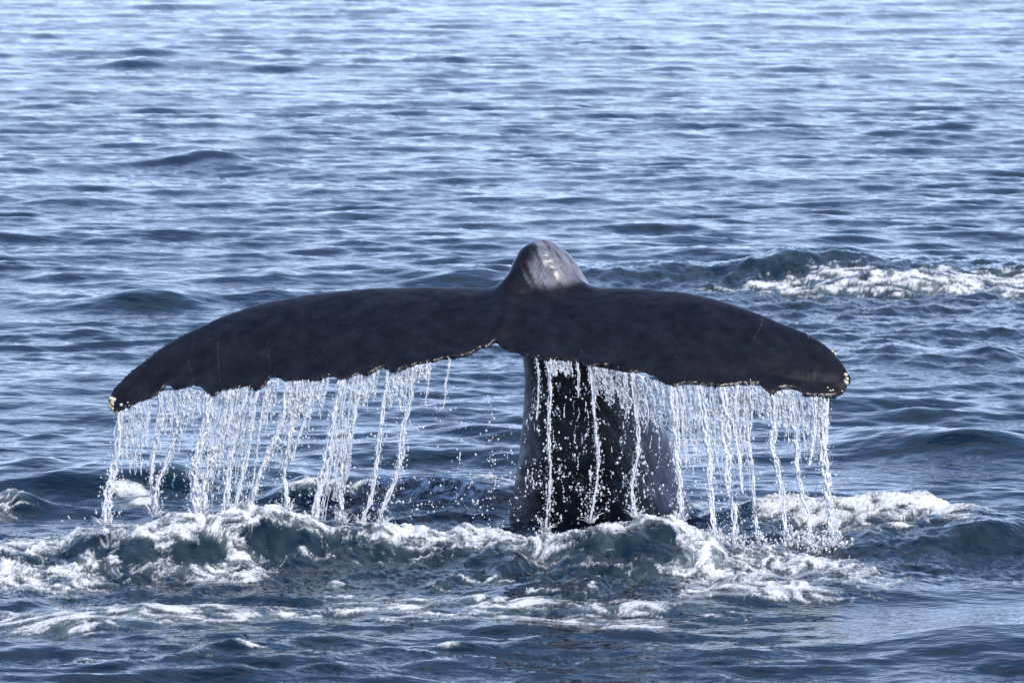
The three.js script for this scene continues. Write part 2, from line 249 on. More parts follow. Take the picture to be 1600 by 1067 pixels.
const colCache = new Map();
function section(x) { // chord of the flukes at x
  const k = Math.round(clamp(x, X0, X1) * 2000), got = colCache.get(k); if (got) return got;
  const xx = k / 2000, nick = 0.006 * n2(xx * 9, 3) + 0.004 * n2(xx * 26, 7);
  const ly = leadY(xx), lz = leadZ(xx), ty = trailY(xx), tz = trailZ(xx), C = Math.max(0.02, Math.hypot(ty - ly, tz - lz));
  const tip = smooth(0.05, 0.4, Math.min(xx - X0, X1 - xx)), my = lerp(ty, mean(trailY, xx), tip) - ly, mz = lerp(tz, mean(trailZ, xx), tip) - lz, M = Math.max(0.02, Math.hypot(my, mz));
  const s = { ly, lz, cy: my / M, cz: mz / M, C: C + nick, M: Math.max(M, C * 0.9), thick: Math.min(0.13 * M, 0.15) };
  colCache.set(k, s); return s;
}
function flukeField(x, y, z) {
  const S = section(x), out = Math.max(0, X0 - x, x - X1), dy = y - S.ly, dz = z - S.lz, a = dy * S.cy + dz * S.cz, h0 = -dy * S.cz + dz * S.cy; // h0 < 0 is the upper side
  const b = S.C - a, t = clamp(a / S.M, 0.0001, 1), st = Math.sqrt(t);
  const shape = 5 * S.thick * (0.2969 * st - 0.126 * t - 0.3516 * t * t + 0.2843 * t ** 3 - 0.1015 * t ** 4);
  const lip = 0.0135 * Math.sqrt(clamp(b / 0.02, 0, 1)) * Math.sqrt(clamp(a / 0.02, 0, 1));
  const h = h0 + 0.012 * Math.sin(Math.PI * t);
  const e = Math.max(0, -a, -b, out);
  return e > 0 ? Math.hypot(e, Math.max(0, Math.abs(h) - 0.004)) - 0.004 : (Math.abs(h) - Math.max(shape, lip)) * 0.9;
}
// tail stock as slices: [py, left px, right px, depth z, half depth]
const slices = [[384, 818, 878, -0.6, 0.2], [392, 815, 886, -0.6, 0.205], [400, 812, 892, -0.61, 0.21], [415, 803, 904, -0.62, 0.25], [447, 793, 922, -0.64, 0.29], [500, 806, 956, -0.7, 0.28], [570, 818, 995, -0.76, 0.3], [640, 818, 1026, -0.8, 0.32], [700, 812, 1052, -0.84, 0.36], [745, 806, 1064, -0.88, 0.39], [800, 797, 1088, -0.92, 0.42], [900, 780, 1130, -0.98, 0.46]].map(([py, l, r, z, dz]) => { const a = atZ(l, py, z), b = atZ(r, py, z); return { y: a.y, x: (a.x + b.x) / 2, ax: (b.x - a.x) / 2, z, az: dz }; }).reverse();
const sl = (k) => spline(slices.map((s) => [s.y, s[k]])), slX = sl('x'), slA = sl('ax'), slZ = sl('z'), slD = sl('az'), topY = slices[slices.length - 1].y, capY = slices[slices.length - 3].y;
function stockField(x, y, z) {
  const yy = Math.min(y, topY), ax = Math.max(0.03, slA(yy)), az = Math.max(0.03, slD(yy)), u = (x - slX(yy)) / ax, v = (z - slZ(yy)) / az, w = Math.max(0, y - capY) / 0.07, r = Math.sqrt(Math.abs(u) ** 2.2 + v * v + w * w);
  return (r - 1) * lerp(Math.min(ax, az), 0.1, smooth(0, 0.8, w)) * 0.9;
}
const keel = [[846, 393, -0.57, 0.05], [832, 403, -0.51, 0.055], [817, 420, -0.46, 0.055], [805, 442, -0.42, 0.05], [794, 464, -0.36, 0.03], [788, 488, -0.24, 0.016], [783, 520, -0.07, 0.008]].map(([px, py, z, r]) => ({ p: atZ(px, py, z), r }));
function keelField(x, y, z) {
  let best = 9;
  for (let i = 0; i + 1 < keel.length; i++) {
    const a = keel[i], b = keel[i + 1], bx = b.p.x - a.p.x, by = b.p.y - a.p.y, bz = b.p.z - a.p.z, px = x - a.p.x, py = y - a.p.y, pz = z - a.p.z;
    const t = clamp((px * bx + py * by + pz * bz) / (bx * bx + by * by + bz * bz), 0, 1);
    best = Math.min(best, Math.hypot(px - bx * t, py - by * t, pz - bz * t) - lerp(a.r, b.r, t));
  }
  return best;
}
const smin = (a, b, k) => { const h = Math.max(0, k - Math.abs(a - b)) / k; return Math.min(a, b) - h * h * k * 0.25; };
function bodyField(x, y, z) {
  let f = flukeField(x, y, z);
  if (x > -0.35 && x < 1.75) {
    let s = stockField(x, y, z);
    if (x < 0.6) s = smin(s, keelField(x, y, z), 0.13);
    f = smin(f, s, 0.13);
  }
  const near = Math.abs(f);
  if (near < 0.05) f += 0.0025 * n3(x * 4, y * 4, z * 4) + 0.0012 * n3(x * 11, y * 11, z * 11);
  return f;
}
const whale = new THREE.Group();
whale.position.copy(atZ(930, 800, -0.9)).setY(0);
tag(whale, 'humpback_whale', 'black whale tail with drooping flukes, shedding water as it dives', 'whale');
{
  const cell = 0.0125, lo = [X0 - 0.05, -0.32, -1.6], n = [Math.ceil((X1 - X0 + 0.1) / cell), Math.ceil(2.1 / cell), Math.ceil(2.7 / cell)];
  const F = new Float32Array(n[0] * n[1] * n[2]), id = (i, j, k) => (i * n[1] + j) * n[2] + k;
  for (let i = 0; i < n[0]; i++) {
    const x = lo[0] + i * cell, S = section(x), inStock = x > -0.35 && x < 1.75;
    for (let j = 0; j < n[1]; j++) for (let k = 0; k < n[2]; k++) {
      const y = lo[1] + j * cell, z = lo[2] + k * cell;
      const a = (y - S.ly) * S.cy + (z - S.lz) * S.cz, h = Math.abs(-(y - S.ly) * S.cz + (z - S.lz) * S.cy);
      F[id(i, j, k)] = !inStock && (h > 0.2 || a < -0.15 || a > S.C + 0.15) ? 0.1 : bodyField(x, y, z);
    }
  }
  const vert = new Map(), P = [], idx = [];
  const vertexOf = (i, j, k) => {
    const key = id(i, j, k); let v = vert.get(key); if (v !== undefined) return v;
    let sx = 0, sy = 0, sz = 0, c = 0; const f = (a, b, d) => F[id(i + a, j + b, k + d)];
    for (let a = 0; a < 2; a++) for (let b = 0; b < 2; b++) {
      let p = f(0, a, b), q = f(1, a, b); if (p < 0 !== q < 0) { sx += p / (p - q); sy += a; sz += b; c++; }
      p = f(a, 0, b); q = f(a, 1, b); if (p < 0 !== q < 0) { sx += a; sy += p / (p - q); sz += b; c++; }
      p = f(a, b, 0); q = f(a, b, 1); if (p < 0 !== q < 0) { sx += a; sy += b; sz += p / (p - q); c++; }
    }
    v = P.length / 3; P.push(lo[0] + (i + sx / c) * cell, lo[1] + (j + sy / c) * cell, lo[2] + (k + sz / c) * cell); vert.set(key, v); return v;
  };
  const quad = (a, b, c, d, flip) => (flip ? idx.push(a, c, b, a, d, c) : idx.push(a, b, c, a, c, d));
  for (let i = 1; i < n[0] - 1; i++) for (let j = 1; j < n[1] - 1; j++) for (let k = 1; k < n[2] - 1; k++) {
    const f = F[id(i, j, k)], s = f < 0;
    if (s !== F[id(i + 1, j, k)] < 0) quad(vertexOf(i, j - 1, k - 1), vertexOf(i, j, k - 1), vertexOf(i, j, k), vertexOf(i, j - 1, k), !s);
    if (s !== F[id(i, j + 1, k)] < 0) quad(vertexOf(i - 1, j, k - 1), vertexOf(i - 1, j, k), vertexOf(i, j, k), vertexOf(i, j, k - 1), !s);
    if (s !== F[id(i, j, k + 1)] < 0) quad(vertexOf(i - 1, j - 1, k), vertexOf(i, j - 1, k), vertexOf(i, j, k), vertexOf(i - 1, j, k), !s);
  }
  const nv = P.length / 3, pos = new Float32Array(P), col = new Float32Array(nv * 3), uv = new Float32Array(nv * 2), nor = new Float32Array(nv * 3);
  for (let v = 0; v < nv; v++) {
    let x = pos[v * 3], y = pos[v * 3 + 1], z = pos[v * 3 + 2], gx = 0, gy = 0, gz = 0; const e = 0.004;
    for (let it = 0; it < 2; it++) {
      gx = bodyField(x + e, y, z) - bodyField(x - e, y, z); gy = bodyField(x, y + e, z) - bodyField(x, y - e, z); gz = bodyField(x, y, z + e) - bodyField(x, y, z - e);
      const g2 = (gx * gx + gy * gy + gz * gz) / (4 * e * e) + 1e-6, f = clamp(bodyField(x, y, z) / g2, -0.006, 0.006) / (2 * e);
      x -= gx * f; y -= gy * f; z -= gz * f;
    }
    const gl = Math.hypot(gx, gy, gz) || 1; nor.set([gx / gl, gy / gl, gz / gl], v * 3);
    // pigment: near black above; on the stock pale, streaked flank to the right and a grey left side
    const S = section(x), a = (y - S.ly) * S.cy + (z - S.lz) * S.cz, edge = S.C - a, df = flukeField(x, y, z), ds = stockField(x, y, z);
    let c = [1, 1, 1];
    const blotch = 0.8 + 0.5 * fbm3(x * 7, y * 7, z * 7, 4);
    if (ds < df + 0.02 && x > -0.3 && x < 1.75) {
      const yy = Math.min(y, topY), side = (x - slX(yy)) / Math.max(0.03, slA(yy)), w = smooth(0, 0.09, df - ds + 0.02);
      const streak = fbm3((x + 0.55 * (y - 1.3)) * 26, (y + x * 0.2) * 4, z * 9, 4), high = smooth(1.15, 1.42, y);
      const paleTop = high * smooth(-0.75, 0.1, side + 0.35 * streak) * clamp(0.95 + 1.3 * streak, 0.2, 1.4);
      const paleSide = (1 - high) * (smooth(0.1, 0.95, side + 0.25 * streak) * (1.1 + 0.7 * streak) + smooth(0.5, 0.98, -side + 0.25 * streak) * (0.28 + 0.3 * streak));
      const m = w * clamp(paleTop + paleSide, 0, 1);
      c = [lerp(1, 19, m), lerp(1, 19.5, m), lerp(1, 17.5, m)];
    } else if (edge < 0.02 && edge > -0.05) { // scuffed pale rim of the trailing edge, golden sun glints put into its colour
      const w = smooth(0.02, 0.004, edge) * smooth(0, 0.6, n2(x * 11, 2) + 0.6 * n2(x * 45, 5));
      c = [1 + 2.6 * w, 1 + 2.2 * w, 1 + 1.5 * w];
    }
    col.set([c[0] * blotch, c[1] * blotch, c[2] * blotch], v * 3);
    uv.set([(x + 2.4) / 4.6, a / 1.4 + 0.12], v * 2);
    pos.set([x - whale.position.x, y, z - whale.position.z], v * 3);
  }
  const g = geo(pos, idx, col, uv);
  g.setAttribute('normal', new THREE.BufferAttribute(nor, 3));
  // skin print: mottling, rake marks and scratches, old scars and specks
  const w = 2048, h = 1024, cv = document.createElement('canvas'); cv.width = w; cv.height = h;
  const q = cv.getContext('2d'), img = q.createImageData(w, h), r = rngOf(44);
  for (let j = 0; j < h; j++) for (let i = 0; i < w; i++) {
    const v = 33 + 8 * fbm2(i * 0.007, j * 0.006, 5) + 5 * fbm2(i * 0.05, j * 0.035, 3) + 5 * n2(i * 0.31, j * 0.27), o = (j * w + i) * 4;
    img.data.set([v * 0.97, v * 0.94, v * 1.1, 255], o);
  }
  q.putImageData(img, 0, 0);
  const U = (px, py) => { const p = atZ(px, py, sheetZ(px, py)), S = section(p.x), a = (p.y - S.ly) * S.cy + (p.z - S.lz) * S.cz; return [(p.x + 2.4) / 4.6 * w, h - (a / 1.4 + 0.12) * h]; };
  const line = (pts, alpha, wd) => { q.strokeStyle = `rgba(150,146,150,${alpha})`; q.lineWidth = wd; const c = new THREE.CatmullRomCurve3(pts.map(([x, y]) => new THREE.Vector3(...U(x, y), 0))); for (let k = 0; k < 60; k++) { const a = c.getPoint(k / 60), b = c.getPoint((k + 1) / 60); q.globalAlpha = clamp(0.55 + 0.9 * n2(k * 0.16, pts[0][0]), 0.05, 1); q.lineWidth = wd * (0.7 + 0.6 * r()); q.beginPath(); q.moveTo(a.x + 1.5 * n2(k * 0.3, 1), a.y); q.lineTo(b.x + 1.5 * n2(k * 0.3 + 0.3, 1), b.y); q.stroke(); } q.globalAlpha = 1; };
  line([[303, 520], [302, 543], [297, 560], [295, 570], [298, 585], [302, 600]], 0.3, 2); line([[347, 506], [341, 540], [341, 570], [343, 600]], 0.22, 3);
  line([[418, 545], [420, 565], [422, 583]], 0.3, 2); line([[223, 556], [240, 552], [255, 549]], 0.22, 6); line([[243, 563], [262, 553], [279, 546]], 0.16, 4); line([[197, 622], [206, 617], [216, 612]], 0.3, 2);
  line([[1192, 505], [1188, 522], [1178, 540]], 0.25, 4); line([[980, 449], [972, 456]], 0.2, 2); line([[1262, 522], [1264, 534]], 0.3, 9); line([[1268, 524], [1270, 536]], 0.22, 6);
  for (let i = 0; i < 420; i++) { const x = r() * w, y = r() * h, l = 6 + 40 * r() * r(), a = r() * 6.3; q.strokeStyle = `rgba(140,138,145,${0.03 + 0.09 * r()})`; q.lineWidth = 0.7 + r() * 1.4; q.beginPath(); q.moveTo(x, y); q.lineTo(x + l * Math.cos(a), y + l * Math.sin(a)); q.stroke(); }
  for (let i = 0; i < 800; i++) { q.fillStyle = `rgba(200,196,190,${0.08 + 0.5 * r() ** 4})`; q.beginPath(); q.arc(r() * w, r() * h, 0.6 + 1.6 * r() * r(), 0, 7); q.fill(); }
  const skinMap = new THREE.CanvasTexture(cv); skinMap.colorSpace = THREE.SRGBColorSpace;
  const bd = new Float32Array(512 * 512 * 4);
  for (let j = 0; j < 512; j++) for (let i = 0; i < 512; i++) { const a = i / 512 * 2 * Math.PI, b = j / 512 * 2 * Math.PI, v = 0.5 + 0.3 * fbm3(Math.cos(a) * 5 + Math.cos(b) * 5, Math.sin(a) * 5 + 9, Math.sin(b) * 5, 4); bd.set([v, v, v, 1], (j * 512 + i) * 4); }
  const skinBump = new THREE.DataTexture(bd, 512, 512, THREE.RGBAFormat, THREE.FloatType); skinBump.wrapS = skinBump.wrapT = THREE.RepeatWrapping; skinBump.magFilter = THREE.LinearFilter; skinBump.repeat.set(8, 2.5); skinBump.needsUpdate = true;
  const skin = new THREE.MeshPhysicalMaterial({ name: 'wet_whale_skin', map: skinMap, vertexColors: true, roughness: 0.31, bumpMap: skinBump, bumpScale: 0.0006, ior: 1.37 });
  part(g, skin, 'body', whale, { label: 'black wet skin with faint scratches, pale streaked flank' });
}
{ // barnacles on the fluke tips and knobs of the trailing edge
  const r = rngOf(51), kinds = [];
  for (let k = 0; k < 4; k++) {
    const g = new THREE.LatheGeometry([[0.0, 0.62], [0.22, 0.55], [0.3, 0.8], [0.44, 0.86], [0.62, 0.62], [0.86, 0.22], [1, -0.25]].map(([x, y]) => new THREE.Vector2(x, y)), 12), p = g.attributes.position;
    for (let i = 0; i < p.count; i++) { const a = Math.atan2(p.getZ(i), p.getX(i)), s = 1 + 0.13 * Math.cos(a * 6 + k) + 0.1 * n2(k * 5 + Math.cos(a) * 2, Math.sin(a) * 2); p.setXYZ(i, p.getX(i) * s, p.getY(i) * (0.9 + 0.2 * n2(a, k)), p.getZ(i) * s); }
    g.computeVertexNormals(); kinds.push(g);
  }
  const mats = [[0.74, 0.62, 0.4], [0.8, 0.72, 0.55], [0.6, 0.47, 0.27]].map((c) => new THREE.MeshStandardMaterial({ name: 'barnacle_shell', color: new THREE.Color().setRGB(...c), roughness: 0.55 }));
  const place = (px, py, size, mat = r() < 0.45 ? 1 : r() < 0.6 ? 0 : 2) => {
    // nearest skin in front along the sight line
    const d = rayOf(px, py); let t = (0.95 - CAM_Z) / d.z, hit = false;
    for (let i = 0; i < 400 && !hit; i++, t += 0.004) if (bodyField(d.x * t, CAM_Y + d.y * t, CAM_Z + d.z * t) < 0) hit = true;
    if (!hit) return;
    const x = d.x * t, y = CAM_Y + d.y * t, z = CAM_Z + d.z * t, e = 0.006;
    const nrm = new THREE.Vector3(bodyField(x + e, y, z) - bodyField(x - e, y, z), bodyField(x, y + e, z) - bodyField(x, y - e, z), bodyField(x, y, z + e) - bodyField(x, y, z - e)).normalize();
    const b = part(kinds[Math.floor(r() * 4)], mats[mat], 'barnacle', whale);
    b.position.set(x - whale.position.x, y, z - whale.position.z); b.quaternion.setFromUnitVectors(new THREE.Vector3(0, 1, 0), nrm); b.rotateY(r() * 6); b.scale.setScalar(size);
  };
  for (const [px, py, s] of [[172, 616, 0.013], [171, 620, 0.012], [173, 623, 0.013], [177, 625, 0.014], [174, 629, 0.013], [172, 633, 0.014], [176, 632, 0.01], [173, 637, 0.013], [176, 639, 0.011], [178, 644, 0.01], [182, 645, 0.012], [188, 645, 0.011], [189, 633, 0.011], [191, 643, 0.008], [199, 629, 0.006], [195, 635, 0.006], [201, 634, 0.005]]) place(px, py, s * 1.3);
  for (const [px, py, s] of [[1301, 549, 0.01], [1305, 553, 0.012], [1322, 586, 0.016], [1324, 592, 0.014], [1323, 598, 0.016], [1320, 595, 0.01], [1298, 611, 0.01], [1302, 610, 0.008], [1294, 606, 0.007], [1309, 606, 0.006], [1316, 611, 0.008], [1288, 614, 0.006], [1280, 616, 0.006], [1270, 616, 0.005]]) place(px, py, s, 1);
  for (let i = 0; i < 40; i++) { const px = 200 + r() * 1090, t = trailAt(px), d = t.clone().sub(new THREE.Vector3(0, CAM_Y, CAM_Z)), f = -CP * d.z - SP * d.y; place(px, H / 2 - (CP * d.y - SP * d.z) / f * FPX - 2 - r() * 4, 0.0035 + 0.004 * r() * r()); }
}

// ------------------------------------------------------------------ falling water
const whiteWater = new THREE.MeshPhysicalMaterial({ name: 'aerated_water', color: new THREE.Color().setRGB(0.9, 0.91, 0.93), roughness: 0.18, transmission: 0.12, thickness: 0.01, ior: 1.333 });
const clearSheet = new THREE.MeshPhysicalMaterial({ name: 'water_sheet', color: new THREE.Color().setRGB(0.88, 0.92, 0.96), roughness: 0.12, transmission: 0.62, thickness: 0, ior: 1.333, side: THREE.DoubleSide });
const drop = (seed) => { const g = new THREE.IcosahedronGeometry(1, 1), p = g.attributes.position; for (let i = 0; i < p.count; i++) { const x = p.getX(i), y = p.getY(i), z = p.getZ(i), s = 1 + 0.22 * n3(x * 1.3 + seed, y * 1.3, z * 1.3); p.setXYZ(i, x * s, y * s, z * s); } g.deleteAttribute('uv'); g.computeVertexNormals(); return g; };
const dropKinds = [drop(1), drop(9), drop(21)], dropLists = [[], [], []];
function addDrop(x, y, z, r, stretch = 1, lean = 0) { dropLists[Math.floor(rnd() * 3)].push([x, y, z, r, stretch, lean]); }

function ropeGeometry(curve, length, radius, thin, seed, w0 = 1, w1 = 0.72) { // turbulent rope of a few twisting strands with bulges and beads
  const strands = radius > 0.03 ? 8 : radius > 0.02 ? 6 : radius > 0.012 ? 5 : radius > 0.006 ? 3 : 2, parts = [], seg = Math.max(12, Math.ceil(length / 0.0055)), R = 6;
  for (let s = 0; s < strands; s++) {
    const pos = [], idx = [];
    for (let i = 0; i <= seg; i++) {
      const t = i / seg, c = curve.getPoint(t), d = t * length, env = lerp(w0, w1, t) * (0.85 + 0.4 * n2(d * 5 + seed, s * 3.3));
      const spread = radius * env * (strands > 2 ? 0.7 : 0.45), ph = s / strands * 6.283 + 1.1 * n2(d * 1.6 + seed * 3, s + 0.5);
      const ox = Math.cos(ph) * spread + 0.5 * radius * n2(d * 9, s * 7 + seed), oz = Math.sin(ph) * spread * 0.8;
      const bead = n2(d * 15 + seed * 5, s * 11), broken = thin * smooth(0.35, 1, t), gap = smooth(-0.55 + broken * 0.9, -0.2 + broken * 0.9, n2(d * 9 + s * 40, seed + 2) + 0.25);
      const rr = Math.max(0.0006, radius * (strands > 4 ? 0.42 : strands > 2 ? 0.52 : 0.7) * (0.82 + 0.3 * bead + 0.16 * n2(d * 55, s + seed)) * (0.4 + 0.6 * env) * (0.25 + 0.75 * gap) * smooth(0, 0.02, t) * smooth(1, 0.985, t));
      for (let k = 0; k < R; k++) { const a = k / R * 6.283, j = 1 + 0.25 * n3(d * 30, k * 2.1, s * 5 + seed); pos.push(c.x + ox + Math.cos(a) * rr * j, c.y, c.z + oz + Math.sin(a) * rr * j); }
    }
    for (let i = 0; i < seg; i++) for (let k = 0; k < R; k++) { const a = i * R + k, b = i * R + (k + 1) % R; idx.push(a, a + R, b, b, a + R, b + R); }
    parts.push(geo(pos, idx));
  }
  return mergeGeometries(parts);
}
function strandsIn(a, b, L, seed, count) { // thin white threads running down a sheet
  const out = [];
  for (let i = 0; i < count; i++) {
    const u = (i + 0.3 + 0.5 * rnd()) / count, l = clamp(0.35 + 0.65 * rnd(), 0, 1), pts = [];
    for (let k = 0; k <= 5; k++) { const t = k / 5 * l, p = a(t).lerp(b(t), clamp(u + 0.12 * n2(k * 0.7 + seed, i * 5), 0, 1)); p.z += 0.004; pts.push(p); }
    out.push(ropeGeometry(new THREE.CatmullRomCurve3(pts), L * l, 0.002 + 0.004 * rnd() * rnd(), 0.5, seed + i * 3.1));
  }
  return out;
}
function veilGeometry(top, bottom, seed, hole) { // wrinkled sheet between two edges, torn into holes and fingers lower down; edges are functions of t
  const nu = 46, nv = 110, pos = [], idx = [], keep = [];
  for (let j = 0; j <= nv; j++) for (let i = 0; i <= nu; i++) {
    const t = j / nv, u = i / nu, a = top(t), b = bottom(t), p = a.clone().lerp(b, u), d = p.y * 14;
    p.z += 0.018 * n2(u * 5 + seed, d * 0.5) + 0.007 * n2(p.x * 50 + seed, d * 1.3) + 0.0035 * n2(p.x * 110, d * 4 + seed);
    p.x += 0.005 * n2(u * 6 + seed, d);
    pos.push(p.x, p.y, p.z);
    const tear = n2(p.x * 34 + seed, p.y * 8) * 0.6 + n2(p.x * 80 + seed, p.y * 16) * 0.4 + 0.15 * n2(p.x * 170, p.y * 60);
    keep.push(tear + hole - 1.55 * smooth(0.35, 1.02, t + 0.22 * n2(p.x * 20 + seed, 4)) - 0.25 * Math.abs(Math.sin(u * Math.PI)));
  }
  for (let j = 0; j < nv; j++) for (let i = 0; i < nu; i++) { const a = j * (nu + 1) + i, q = [a, a + 1, a + nu + 1, a + nu + 2]; if (q.every((v) => keep[v] > -0.25)) idx.push(q[0], q[2], q[1], q[1], q[2], q[3]); }
  const rims = []; // beads along the torn rims
  for (let j = 1; j < nv; j++) for (let i = 1; i < nu; i++) { const a = j * (nu + 1) + i; if (Math.abs(keep[a] + 0.25) < 0.12 && rnd() < 0.32) rims.push([pos[a * 3], pos[a * 3 + 1], pos[a * 3 + 2]]); else if (keep[a] > -0.2 && rnd() < 0.055) rims.push([pos[a * 3], pos[a * 3 + 1], pos[a * 3 + 2]]); }
  return { g: idx.length ? geo(pos, idx) : null, rims };
}
// [path in pixels from the trailing edge down, width px, thinness 0..1, label, width and depth px of the veil to its right]
const G = 'streams of water falling from the flukes';
const streams = [
  [[[187, 646], [181, 700], [175, 740], [168, 775], [165, 818]], 14, 0, 'thick leftmost stream falling from the barnacled left fluke tip', [50, 95]],
  [[[248, 619], [246, 670], [238, 715], [236, 748], [242, 806]], 7, 0.2, 'wavy stream joining its right neighbour at the foot, next after the leftmost', [42, 80]],
  [[[292, 607], [273, 685], [260, 724], [246, 760], [242, 806]], 8, 0.2, 'slanting stream that ends on the wavy one left of it', [30, 60]],
  [[[326, 616], [317, 679], [305, 724], [302, 748], [309, 806]], 15, 0, 'thick white stream under the largest knob of the left trailing edge', [38, 150]],
  [[[360, 607], [347, 685], [332, 715], [320, 748], [314, 806]], 13, 0, 'broad stream crossing left to the foot of the thick one under the knob', [26, 160]],
  [[[386, 604], [371, 670], [362, 709], [356, 748], [350, 802]], 10, 0.1, 'stream in the dense left curtain, just left of the second knob', [18, 150]],
  [[[402, 611], [392, 667], [386, 712], [377, 748], [366, 802]], 8, 0.1, 'stream from the tip of the second knob of the left trailing edge', [0, 0]],
  [[[417, 600], [404, 679], [398, 730], [388, 790]], 4, 0.9, 'thin broken stream in the gap right of the second knob', [20, 70]],
  [[[450, 597], [437, 664], [419, 709], [404, 745], [388, 802]], 10, 0, 'long stream leaning left from the scalloped notch to the foam crest', [20, 110]],
  [[[472, 594], [458, 658], [452, 694], [443, 745], [449, 800]], 10, 0, 'wide stream with a frayed foot, right of the long leaning one', [18, 60]],
  [[[490, 594], [476, 659], [464, 690], [456, 720]], 6, 0.5, 'short fraying stream close beside the frayed wide one', [26, 60]],
  [[[533, 592], [521, 647], [514, 701], [505, 746], [487, 816]], 12, 0, 'left edge stream of the clear water sheet on the left fluke', [32, 225]],
  [[[564, 585], [553, 650], [542, 692], [536, 722], [532, 770], [535, 816]], 10, 0.1, 'right edge stream of the clear water sheet on the left fluke', [30, 55]],
  [[[606, 578], [598, 644], [592, 695], [586, 737], [580, 776], [563, 822]], 8, 0.1, 'narrow beaded stream spreading left at its foot', [34, 60]],
  [[[645, 573], [640, 620], [629, 680], [625, 719], [616, 752], [598, 794], [594, 822]], 9, 0.1, 'rightmost full-length stream of the left fluke', [28, 28]],
  [[[672, 567], [668, 600], [664, 634]], 4, 0.8, 'short dripping stream right of the last long left one', [0, 0]],
  [[[703, 560], [697, 599], [692, 641]], 4, 0.7, 'thin lone dripping stream midway to the fluke notch', [0, 0]],
  [[[838, 559], [842, 590], [839, 655]], 4, 0.6, 'short thin stream at the left edge of the tail stock', [0, 0]],
  [[[853, 563], [860, 600], [857, 660], [858, 708], [860, 750], [857, 789], [853, 828]], 6, 0, 'thin white stream down the left part of the black stock', [40, 22]],
  [[[902, 566], [904, 590], [903, 622]], 4, 0.5, 'very short stream above the middle of the black stock', [0, 0]],
  [[[921, 572], [926, 615], [931, 675], [935, 720], [931, 762], [923, 815]], 6, 0, 'thin white stream down the middle of the black stock', [60, 55]],
  [[[978, 582], [980, 620], [978, 655]], 5, 0.4, 'short frayed stream in the veil on the right of the stock', [0, 0]],
  [[[988, 582], [994, 645], [997, 708], [988, 756], [992, 806]], 8, 0, 'white stream down the right part of the stock, forked at its foot', [58, 80]],
  [[[1050, 602], [1057, 664], [1058, 715], [1063, 755], [1063, 812]], 12, 0, 'thick stream over the right edge of the stock', [40, 110]],
  [[[1094, 602], [1101, 664], [1109, 722], [1111, 769], [1118, 845]], 10, 0, 'long narrowing stream just right of the stock', [36, 120]],
  [[[1130, 605], [1134, 664], [1138, 715], [1139, 755], [1148, 809], [1148, 864]], 13, 0, 'thick stream with a bright middle, second right of the stock', [18, 60]],
  [[[1151, 604], [1148, 664], [1156, 715], [1161, 772]], 6, 0.3, 'thin left edge stream of a narrow clear sheet', [22, 130]],
  [[[1173, 603], [1173, 654], [1170, 681], [1175, 722], [1179, 790], [1188, 866]], 6, 0.7, 'kinked stream breaking into drops halfway down', [30, 40]],
  [[[1205, 614], [1209, 671], [1205, 695], [1215, 728], [1222, 769], [1227, 816], [1232, 870]], 10, 0, 'bent stream under the last knob of the right trailing edge', [28, 70]],
  [[[1234, 609], [1241, 664], [1245, 715], [1253, 769], [1262, 800], [1266, 866]], 9, 0.5, 'straight stream thinning to a thread, right of the last knob', [38, 90]],
  [[[1275, 620], [1272, 680], [1266, 728]], 8, 0.3, 'half-length stream left of the rightmost stream', [14, 80]],
  [[[1290, 621], [1288, 691], [1292, 742], [1296, 782], [1300, 830], [1301, 872]], 13, 0, 'rightmost stream falling from the blunt right fluke tip', [0, 0]],
];
